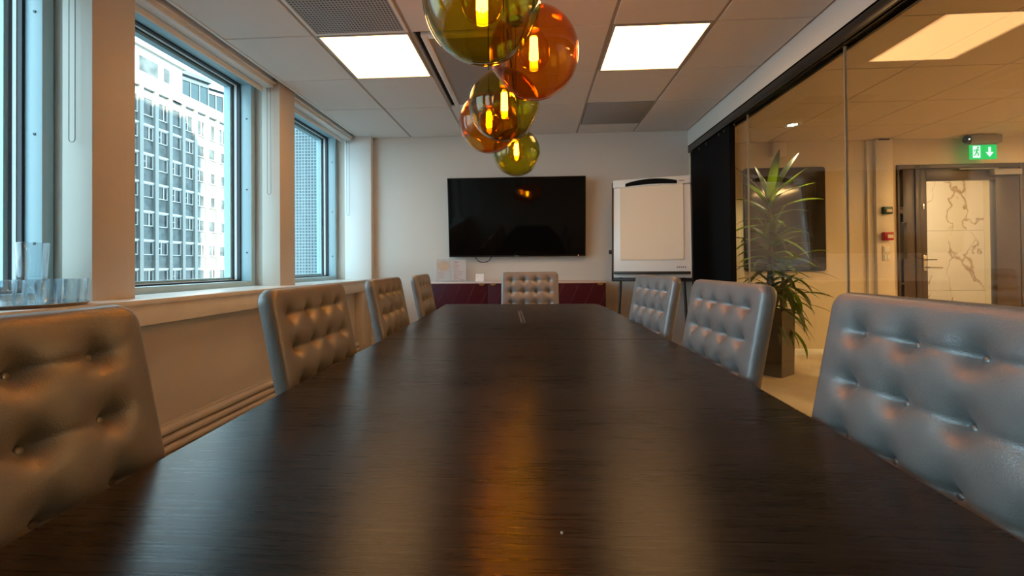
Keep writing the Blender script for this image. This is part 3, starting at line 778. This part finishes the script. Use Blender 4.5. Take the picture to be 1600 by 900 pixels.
st(boxo('ceiling_corridor_void', (1.7, XC, YB, YC, ZCC+.022, ZCC+.05), 'gap'))
GCO = 'corridor ceiling light panels'
ceiling_light(4.2, 4.8, 1.2, 1.8, ZCC-.031, 'glowing corridor ceiling panel nearer the partition', 'corr_light', GCO)
ceiling_light(5.1, 5.7, 3.0, 3.6, ZCC-.031, 'glowing corridor ceiling panel before the exit door', 'corr_light', GCO)
t = thing('downlight', 'small round recessed downlight in the corridor ceiling above the plant', 'downlight', (2.53, 4.25, ZCC))
g = bmesh.new(); add_lathe(g, [(.058, .004), (.060, -.004), (.080, -.004), (.084, .002), (.084, .006)], seg=32); obj('trim_ring', g, 'white', t)
g = bmesh.new()
for k in range(6): add_cyl(g, (.034*math.cos(k*PI/3), .034*math.sin(k*PI/3), -.002), (.034*math.cos(k*PI/3), .034*math.sin(k*PI/3), .006), .0135, seg=12)
add_cyl(g, (0, 0, -.002), (0, 0, .006), .0135, seg=12); obj('lens', g, 'spot', t)
g = bmesh.new(); add_cyl(g, (0, 0, .000), (0, 0, .010), .058, seg=32); obj('reflector', g, 'chrome', t)
def spot(name, loc, tgt, power, col, size, blend=.6, rad=.04):
    l = bpy.data.lights.new(name, 'SPOT'); l.energy = power; l.color = col; l.spot_size = math.radians(size); l.spot_blend = blend; l.shadow_soft_size = rad
    o = bpy.data.objects.new(name, l); C.objects.link(o); o.location = loc
    o.rotation_euler = (Vector(tgt)-Vector(loc)).to_track_quat('-Z', 'Y').to_euler(); return o
spot('downlight_beam', (2.53, 4.25, ZCC-.012), (2.40, 4.25, 0), 85, (1, .74, .40), 95)

# plant
GRX, GRY = 2.215, 4.06
t = thing('potted_dracaena', 'tall leafy plant in a square dark pot behind the glass partition', 'plant', (GRX, GRY, 0))
s = .1345; ra = math.radians(37)
Mp = Matrix.Rotation(ra, 4, 'Z')
g = bmesh.new()
poly = [(-s, -s), (s, -s), (s, s), (-s, s)]; pin = [(x*.88, y*.88) for x, y in poly]
V0 = [g.verts.new(Mp @ Vector((x*.93, y*.93, 0))) for x, y in poly]; V1 = [g.verts.new(Mp @ Vector((x, y, .60))) for x, y in poly]
V2 = [g.verts.new(Mp @ Vector((x, y, .60))) for x, y in pin]; V3 = [g.verts.new(Mp @ Vector((x, y, .52))) for x, y in pin]
for i in range(4):
    j = (i+1) % 4
    g.faces.new((V0[i], V0[j], V1[j], V1[i])); g.faces.new((V1[i], V1[j], V2[j], V2[i])); g.faces.new((V2[i], V2[j], V3[j], V3[i]))
g.faces.new(V0); bmesh.ops.bevel(g, geom=[e for e in g.edges if abs((e.verts[0].co-e.verts[1].co).z) > .3 or e.verts[0].co.z > .59 and e.verts[1].co.z > .59], offset=.004, segments=2, affect='EDGES')
obj('pot', g, 'pot', t)
g = bmesh.new(); add_prism(g, [(x*.999, y*.999) for x, y in pin], lambda x, y: Mp @ Vector((x, y, .521)), lambda x, y: Mp @ Vector((x, y, .545))); obj('soil', g, 'soil', t)
def leaf(bm, base, az_, el, ln, wd, droop, rnd):
    n = 9; pts = []; p = Vector(base); e = el
    side = Vector((-math.sin(az_), math.cos(az_), 0)); tw = rnd.uniform(-.5, .5)
    L_, R__, Cn = [], [], []
    for k in range(n+1):
        s_ = k/n
        dirv = Vector((math.cos(az_)*math.cos(e), math.sin(az_)*math.cos(e), math.sin(e)))
        nrm = side.cross(dirv).normalized(); sd = (side*math.cos(tw*s_)+nrm*math.sin(tw*s_))
        wv = wd*(math.sin(PI*min(1, .16+s_*.84))**.75)*(1 if s_ < .97 else .15)
        if k == n: wv = wd*.03
        Cn.append(bm.verts.new(p-nrm*wv*.18)); L_.append(bm.verts.new(p+sd*wv)); R__.append(bm.verts.new(p-sd*wv))
        p = p+dirv*ln/n; e -= droop/n*(.4+1.2*s_)
    for k in range(n):
        bm.faces.new((L_[k], Cn[k], Cn[k+1], L_[k+1])); bm.faces.new((Cn[k], R__[k], R__[k+1], Cn[k+1]))
rnd = random.Random(11)
canes = [((0.02, .01), (-.02, .0), 1.62, 20), ((-.04, .03), (.02, .05), 1.28, 32), ((.05, -.03), (.10, -.02), 1.05, 28), ((-.03, -.05), (-.06, -.05), .88, 26), ((.03, .05), (.12, .06), .80, 24)]
fol = bmesh.new(); cn = bmesh.new()
for (bx, by), (tx, ty), tz, nl in canes:
    pts = [(bx+(tx-bx)*k/6+.008*math.sin(k*2.1), by+(ty-by)*k/6+.008*math.cos(k*1.7), .53+(tz-.53)*k/6) for k in range(7)]
    add_tube(cn, pts, .013, 10)
    for k in range(nl):
        s_ = k/nl; zz = tz-.34*(1-s_); az_ = k*2.399+rnd.uniform(-.25, .25)
        el = -.25+1.55*s_**1.5+rnd.uniform(-.12, .12)
        if tz < 1.1: el -= .35
        ln = rnd.uniform(.30, .44)*(1 if s_ < .8 else .85); wd = rnd.uniform(.019, .029)
        leaf(fol, (tx+.01*math.cos(az_), ty+.01*math.sin(az_), zz), az_, el, ln, wd, rnd.uniform(.7, 1.4), rnd)
# the few tall bright leaves at the crown
for az_, el, ln, wd in ((.35, 1.00, .60, .036), (2.75, .96, .52, .031), (-1.5, 1.32, .46, .040), (1.9, 1.25, .40, .030), (-.7, .80, .40, .032), (.1, .45, .48, .022)):
    leaf(fol, (-.02, 0, 1.62), az_, el, ln, wd, .35, rnd)
obj('cane', cn, 'stem', t); obj('foliage', fol, 'leaf', t, angle=80, recalc=False)

# dark wall panel, small box, casing, devices
g = bmesh.new(); add_prism(g, rrect(2.36, 3.205, .95, 2.07, .022), lambda x, z: (x, YC-.035, z), lambda x, z: (x, YC, z))
t = obj('wall_screen', g, 'poster'); tag(t, 'dark glossy framed panel on the corridor wall behind the plant', 'panel')
g = bmesh.new(); po = rrect(2.345, 3.215, .935, 2.085, .03); 
add_prism(g, po, lambda x, z: (x, YC-.022, z), lambda x, z: (x, YC-.001, z)); obj('rear_frame', g, 'black', t)
g = bmesh.new(); add_box(g, 2.645, 2.790, YC-.06, YC, 2.205, 2.36, bev=.006); tag(obj('junction_box', g, 'offwhite'), 'small square off white box high on the corridor wall above the dark panel', 'box')
t = tag(boxo('cable_duct', (3.715, 3.895, YC-.07, YC-.002, 0, 2.362, ), 'offwhite', bev=.004), 'pale vertical duct casing from floor to ceiling beside the exit door', 'duct')
boxo('side_plate', (3.655, 3.716, YC-.03, YC, 0, 2.362), 'offwhite', t)
boxo('dark_cap', (3.75, 3.86, YC-.073, YC-.02, 2.352, 2.364), 'gap', t)
YD = YC-.07
t = tag(boxo('door_release', (3.765, 3.855, YD-.04, YD, 1.545, 1.625), 'green_box', bev=.006), 'dark green door release box on the duct above the red alarm', 'switch')
boxo('label_plate', (3.79, 3.845, YD-.042, YD-.038, 1.565, 1.595), 'offwhite', t)
t = tag(boxo('fire_alarm', (3.760, 3.855, YD-.05, YD, 1.262, 1.352), 'red', bev=.008), 'red square fire alarm call point on the pale duct', 'alarm')
boxo('glass_plate', (3.788, 3.845, YD-.052, YD-.047, 1.285, 1.322), 'offwhite', t)
for k, (z, lab) in enumerate(((1.165, 'white light switch right below the red fire alarm'), (1.080, 'white switch plate, lowest on the pale duct'))):
    t = thing('light_switch', lab, 'switch', (3.808, YD, z), 0, 'light switches on the duct')
    g = bmesh.new(); add_box(g, -.04, .04, -.010, 0, -.04, .04, bev=.003); obj('cover_plate', g, 'offwhite', t)
    g = bmesh.new()
    if k == 0: add_box(g, -.028, .028, -.016, -.008, -.028, .028, bev=.003)
    else: add_box(g, -.028, -.002, -.016, -.008, -.028, .028, bev=.003); add_box(g, .002, .028, -.016, -.008, -.028, .028, bev=.003)
    obj('rocker', g, 'white', t)
# door set
bm = bmesh.new(); Y0, Y1 = YC-.02, YC+.09
for b_ in ((DX0, DX0+.02, 0, DZ), (4.165, 4.215, 0, DZ), (5.245, DX1+.02, 0, DZ), (DX0+.02, 4.165, DZ-.045, DZ), (4.215, 5.245, DZ-.045, DZ)): add_box(bm, b_[0], b_[1], Y0, Y1, b_[2], b_[3], bev=.004)
dr = st(obj('door_1', bm, 'door'), 'dark framed glazed door with a narrow side light', 'door')
bm = bmesh.new(); a0, a1 = 4.218, 5.242
for b_ in ((a0, 4.285, 0, 2.042), (4.997, a1, 0, 2.042), (4.285, 4.997, 1.915, 2.042), (4.285, 4.997, 0, .30)): add_box(bm, b_[0], b_[1], Y0+.005, Y1-.04, b_[2], b_[3], bev=.003)
lf = obj('door_leaf', bm, 'door', dr); boxo('pane', (4.283, 5.0, Y0+.03, Y0+.036, .295, 1.92), 'glass', lf)
bm = bmesh.new()
for b_ in ((4.042, 4.165, 0, 2.042), (DX0+.02, 4.042, 1.60, 1.63), (DX0+.02, 4.042, .80, 1.56), (DX0+.02, 4.042, 0, .2)): add_box(bm, b_[0], b_[1], Y0+.01, Y1-.03, b_[2], b_[3], bev=.002)
add_box(bm, DX0+.02, 4.042, Y0+.01, Y1-.03, .78, 1.62)
sl = obj('side_light', bm, 'door', dr); boxo('pane', (DX0+.018, 4.044, Y0+.04, Y0+.046, .2, 2.045), 'glass', sl)
boxo('dark_pane', (3.998, 4.075, Y0+.004, Y0+.012, 1.06, 1.46), 'poster', sl, bev=.002)
g = bmesh.new(); add_cyl(g, (4.253, Y0, .965), (4.253, Y0-.05, .965), .009, seg=12); add_tube(g, [(4.253, Y0-.05, .965), (4.30, Y0-.052, .965), (4.385, Y0-.05, .962)], .009, 10); add_box(g, 4.235, 4.271, Y0-.004, Y0+.006, .93, 1.10, bev=.003); obj('handle', g, 'chrome', lf)
g = bmesh.new(); add_box(g, 4.25, 4.35, Y0-.035, Y0-.024, 1.044, 1.054, bev=.002); add_cyl(g, (4.253, Y0, 1.049), (4.253, Y0-.03, 1.049), .008, seg=12); obj('thumb_turn', g, 'dark_metal', lf)
g = bmesh.new(); add_box(g, 4.236, 4.256, Y0-.004, Y0+.006, 1.60, 1.66, bev=.003); obj('lock_plate', g, 'chrome', lf)
g = bmesh.new(); add_box(g, 4.93, 5.21, Y0-.055, Y0+.006, 1.955, 2.015, bev=.006); dc = obj('door_closer', g, 'grey_case', lf)
g = bmesh.new(); add_box(g, 4.60, 4.99, Y0-.035, Y0-.02, 2.020, 2.034, bev=.003); obj('closer_rail', g, 'grey_case', dc)
# lobby behind the door with a lit marble wall
bm = bmesh.new(); YM = 6.25
xs = [3.3, 4.03, 4.75, 5.36, 6.3]; zs = [0, .62, 1.46, 2.3, 2.75]
for a, b in zip(xs, xs[1:]):
    for c, d in zip(zs, zs[1:]): add_box(bm, a+.002, b-.002, YM, YM+.05, c+.002, d-.002, bev=.003, seg=1)
st(obj('wall_lobby', bm, 'marble'), 'lit marble slab wall seen through the glazed door', 'wall')
st(bxs('wall_lobby_sides', [(3.2, 3.3, YC+.12, YM+.1, 0, 2.75), (3.3, XC, YM+.05, YM+.1, 0, 2.75)], 'corr_wall'))
st(boxo('ceiling_lobby', (3.3, XC, YC+.12, YM, 2.6, 2.66), 'corr_tile'))
ceiling_light(3.9, 5.4, 5.15, 5.45, 2.569, 'bright lobby ceiling light behind the glazed door', 'lobby_light', 'lobby lights')
# exit sign
t = thing('exit_sign', 'green lit emergency exit sign hanging above the door', 'sign', (4.768, 4.73, -.103)); t.scale = (1.1, 1.1, 1.1)
g = bmesh.new(); add_box(g, -.122, .122, -.006, .006, 2.012, 2.156, bev=.002); obj('sign_plate', g, 'sign_g', t)
g = bmesh.new(); add_box(g, -.135, .15, -.035, .035, 2.165, 2.24, bev=.008); add_box(g, -.12, .12, -.012, .012, 2.15, 2.17); hs = obj('housing', g, 'grey_case', t)
g = bmesh.new(); add_box(g, -.09, .10, -.02, .02, 2.238, (ZCC+.103)/1.1); obj('ceiling_bracket', g, 'grey_case', t)
g = bmesh.new(); bmesh.ops.create_uvsphere(g, u_segments=16, v_segments=10, radius=.030)
for v in g.verts: v.co = Vector((v.co.x-.158, v.co.y-.01, v.co.z*1.3+2.205))
el = obj('emergency_lamp', g, 'black', t)
g = bmesh.new(); bmesh.ops.create_uvsphere(g, u_segments=10, v_segments=8, radius=.008)
for v in g.verts: v.co += Vector((-.160, -.038, 2.200))
obj('lamp_lens', g, 'sign_w', el)
def flat(g, poly): add_prism(g, poly, lambda p, q: (p, -.0075, q+2.084), lambda p, q: (p, -.0055, q+2.084))
g = bmesh.new(); cx = .055; flat(g, [(cx-.011, .045), (cx-.011, -.005), (cx-.036, -.005), (cx, -.050), (cx+.036, -.005), (cx+.011, -.005), (cx+.011, .045)]); obj('arrow', g, 'sign_w', t)
g = bmesh.new(); flat(g, [(-.098, -.058), (-.098, .058), (-.030, .058), (-.030, -.058)]); dw_ = obj('doorway_shape', g, 'sign_w', t)
g = bmesh.new()
def lim(a, b, r):
    a, b = Vector(a), Vector(b); n_ = Vector((-(b-a).y, (b-a).x)).normalized()*r
    add_prism(g, [tuple(a+n_), tuple(b+n_), tuple(b-n_), tuple(a-n_)], lambda p, q: (p, -.0095, q+2.084), lambda p, q: (p, -.0070, q+2.084))
O = -.062
add_prism(g, [(O+.010+.0095*math.cos(2*PI*k/14), .040+.0095*math.sin(2*PI*k/14)) for k in range(14)], lambda p, q: (p, -.0095, q+2.084), lambda p, q: (p, -.0070, q+2.084))
lim((O+.004, .028), (O-.006, -.006), .0075); lim((O+.002, .025), (O+.022, .010), .0035); lim((O+.002, .026), (O-.020, .018), .0035); lim((O-.020, .018), (O-.026, .002), .0035)
lim((O-.005, -.004), (O+.014, -.018), .0045); lim((O+.014, -.018), (O+.008, -.042), .004); lim((O-.006, -.004), (O-.014, -.028), .0045); lim((O-.014, -.028), (O-.030, -.036), .004)
obj('running_figure', g, 'sign_g', dw_)

# ------------------------------------------------------------------ outside
D = 40.0
ob = thing('office_building', 'pale office block with rows of windows across the street', 'building', (-D, 0, 0))
def part(name, b, mat, bev=0): return boxo(name, b, mat, ob, bev)
part('wall', (-14, -.25, 18, 90, -16, 19.7), 'spandrel')
part('parapet', (-13, .12, 44.5, 90, 19.7, 20.85), 'conc')
part('upper_storey', (-13, .10, 18, 45.9, 19.7, 23.6), 'conc')
part('cornice', (-13, .50, 18, 46.2, 23.6, 23.9), 'pilaster')
pitch = 1.74; y0 = 40.95
for k in range(-8, 20): part('pilaster', (-.3, .10, y0+pitch*k-.20, y0+pitch*k+.20, -16, 19.7), 'pilaster')
tops = [18.8]+[15.8-3.0*k for k in range(0, 8)]
far = bmesh.new(); farp = bmesh.new(); cnt = 0
rw = random.Random(5)
for r_, zt in enumerate(tops):
    for k in range(-8, 19):
        ya, yb = y0+pitch*k+.22, y0+pitch*(k+1)-.22; h = 1.42 if r_ else 1.9
        dv = rw.random()
        def fr(g):
            e = .09
            for b_ in ((ya, ya+e, zt-h, zt), (yb-e, yb, zt-h, zt), (ya+e, yb-e, zt-e, zt), (ya+e, yb-e, zt-h, zt-h+e)): add_box(g, -.24, -.12, *b_)
            if dv < .75: m_ = ya+(yb-ya)*(.38 if dv < .4 else .62); add_box(g, -.23, -.13, m_-.05, m_+.05, zt-h+e, zt-e)
            if dv < .4: add_box(g, -.23, -.14, ya+e, ya+(yb-ya)*.38, zt-h*.5-.03, zt-h*.5+.03)
            add_box(g, -.26, -.02, ya-.02, yb+.02, zt, zt+.20)
        vis = -2 <= k <= 8 and r_ <= 8
        if vis and cnt < 99:
            g = bmesh.new(); fr(g); wo = obj('window', g, 'wframe', ob, smooth=False)
            g = bmesh.new(); add_box(g, -.249, -.20, ya+.05, yb-.05, zt-h+.05, zt-.05); obj('pane', g, 'pane', wo, smooth=False); cnt += 1
        else: fr(far); add_box(farp, -.249, -.20, ya+.05, yb-.05, zt-h+.05, zt-.05)
o = obj('distant_windows', far, 'wframe', ob, smooth=False); o['kind'] = 'stuff'
o = obj('distant_panes', farp, 'pane', ob, smooth=False); o['kind'] = 'stuff'
for ya, yb in ((40.45, 42.84), (43.3, 44.26), (36.9, 39.3)):
    g = bmesh.new(); add_box(g, .06, .16, ya, yb, 21.05, 22.8); wo = obj('window', g, 'wframe', ob)
    boxo('pane', (.12, .18, ya+.1, yb-.1, 21.15, 22.7), 'pane', wo)
GB = 'rooftop pavilions'
for i, (xa, ya, xb, yb) in enumerate(((-42, 48.2, -40.9, 51.0), (-42, 52.4, -40.75, 54.7), (-42, 56.5, -41.2, 58.4))):
    a = math.atan2(yb-ya, xb-xa); Lh = math.hypot(xb-xa, yb-ya)
    t = thing('rooftop_pavilion', ['glazed rooftop pavilion next to the white upper storey', 'glazed rooftop pavilion between its two neighbours', 'glazed rooftop pavilion farthest along the office roof'][i], 'building', (xa, ya, 20.86), a, GB)
    g = bmesh.new(); add_box(g, 0, Lh, 0.12, 3, 0, 3.4); obj('glass_body', g, 'pentglass', t)
    g = bmesh.new(); add_box(g, -.3, Lh+.2, -.4, 3.2, 3.35, 3.65); add_box(g, -.1, Lh+.1, -.15, 3.0, 3.65, 3.95); obj('roof', g, 'pent', t)
    g = bmesh.new()
    for q in range(4): add_box(g, Lh*q/3-.06, Lh*q/3+.06, .02, .14, 0, 3.4)
    add_box(g, 0, Lh, .0, .15, 2.75, 3.4); obj('mullions', g, 'pent', t)
bb = thing('neighbour_building', 'blue grey clad building across the street beside the pale office block', 'building', (-30, 24.5, 0))
g = bmesh.new(); add_box(g, -9, 2, -14, 3.6, -16, 16); obj('wall', g, 'bluewall', bb)
g = bmesh.new()
for k in range(24): add_box(g, 2, 2.05, -14, 3.6, -12+k*1.2, -11.93+k*1.2); add_box(g, -9, 2, 3.6, 3.65, -12+k*1.2, -11.93+k*1.2)
obj('cladding_joints', g, 'pent', bb)
wg = st(boxo('building_wing', (-5.6, -2.36, 8.0, 12, -16, 20), 'mosaic'), 'mosaic tiled wing of the same building outside the far window', 'wall')
ow = boxo('building_shade_block', (-2.34, 4, 12.0, 32.9, -16, 36.6), 'conc'); st(ow, 'unseen block of the own building, shaped to shade the street facade', 'building')  # out of view, depth and end set for the shadow edge on the office block
st(boxo('building_upper_shade_block', (-2.34, 14, -45, 12, 2.92, 36.6), 'conc'), 'unseen block above the room, added to cast shade across the street', 'building')  # out of view, added as a sun blocker with its height set by the shadow
st(bxs('building_lower_floors', [(-2.34, 14, -45, 12, -16, -.14)], 'conc'), 'own building below the room', 'building')
st(boxo('ground', (-120, 40, -60, 160, -16.3, -16), 'ground'), 'street level', 'ground')

# ------------------------------------------------------------------ daylight
sun = bpy.data.lights.new('sun', 'SUN'); sun.energy = 26.0; sun.color = (1, .93, .80); sun.angle = math.radians(.6)
so = bpy.data.objects.new('sun', sun); C.objects.link(so)
El, Az = math.radians(24.5), math.radians(20)
so.rotation_euler = Vector((-math.cos(El)*math.cos(Az), math.cos(El)*math.sin(Az), -math.sin(El))).to_track_quat('-Z', 'Y').to_euler()
wd = bpy.data.worlds.new('sky'); bpy.context.scene.world = wd; wd.use_nodes = True
nt = wd.node_tree; nt.nodes.clear()
bg = N(nt, 'ShaderNodeBackground'); bg.inputs[0].default_value = (.56, .84, 1.0, 1); bg.inputs[1].default_value = 5.6
wo = N(nt, 'ShaderNodeOutputWorld'); L(nt, bg.outputs[0], wo.inputs[0])

sc = bpy.context.scene
sc.view_settings.view_transform = 'Standard'; sc.view_settings.look = 'None'; sc.view_settings.gamma = 1; sc.view_settings.exposure = 0.15
sc.view_settings.use_curve_mapping = False
cy = sc.cycles
cy.max_bounces = 12; cy.diffuse_bounces = 5; cy.glossy_bounces = 5; cy.transparent_max_bounces = 40; cy.transmission_bounces = 8
cy.use_denoising = True; cy.sample_clamp_indirect = 6
cy.caustics_reflective = False; cy.caustics_refractive = False
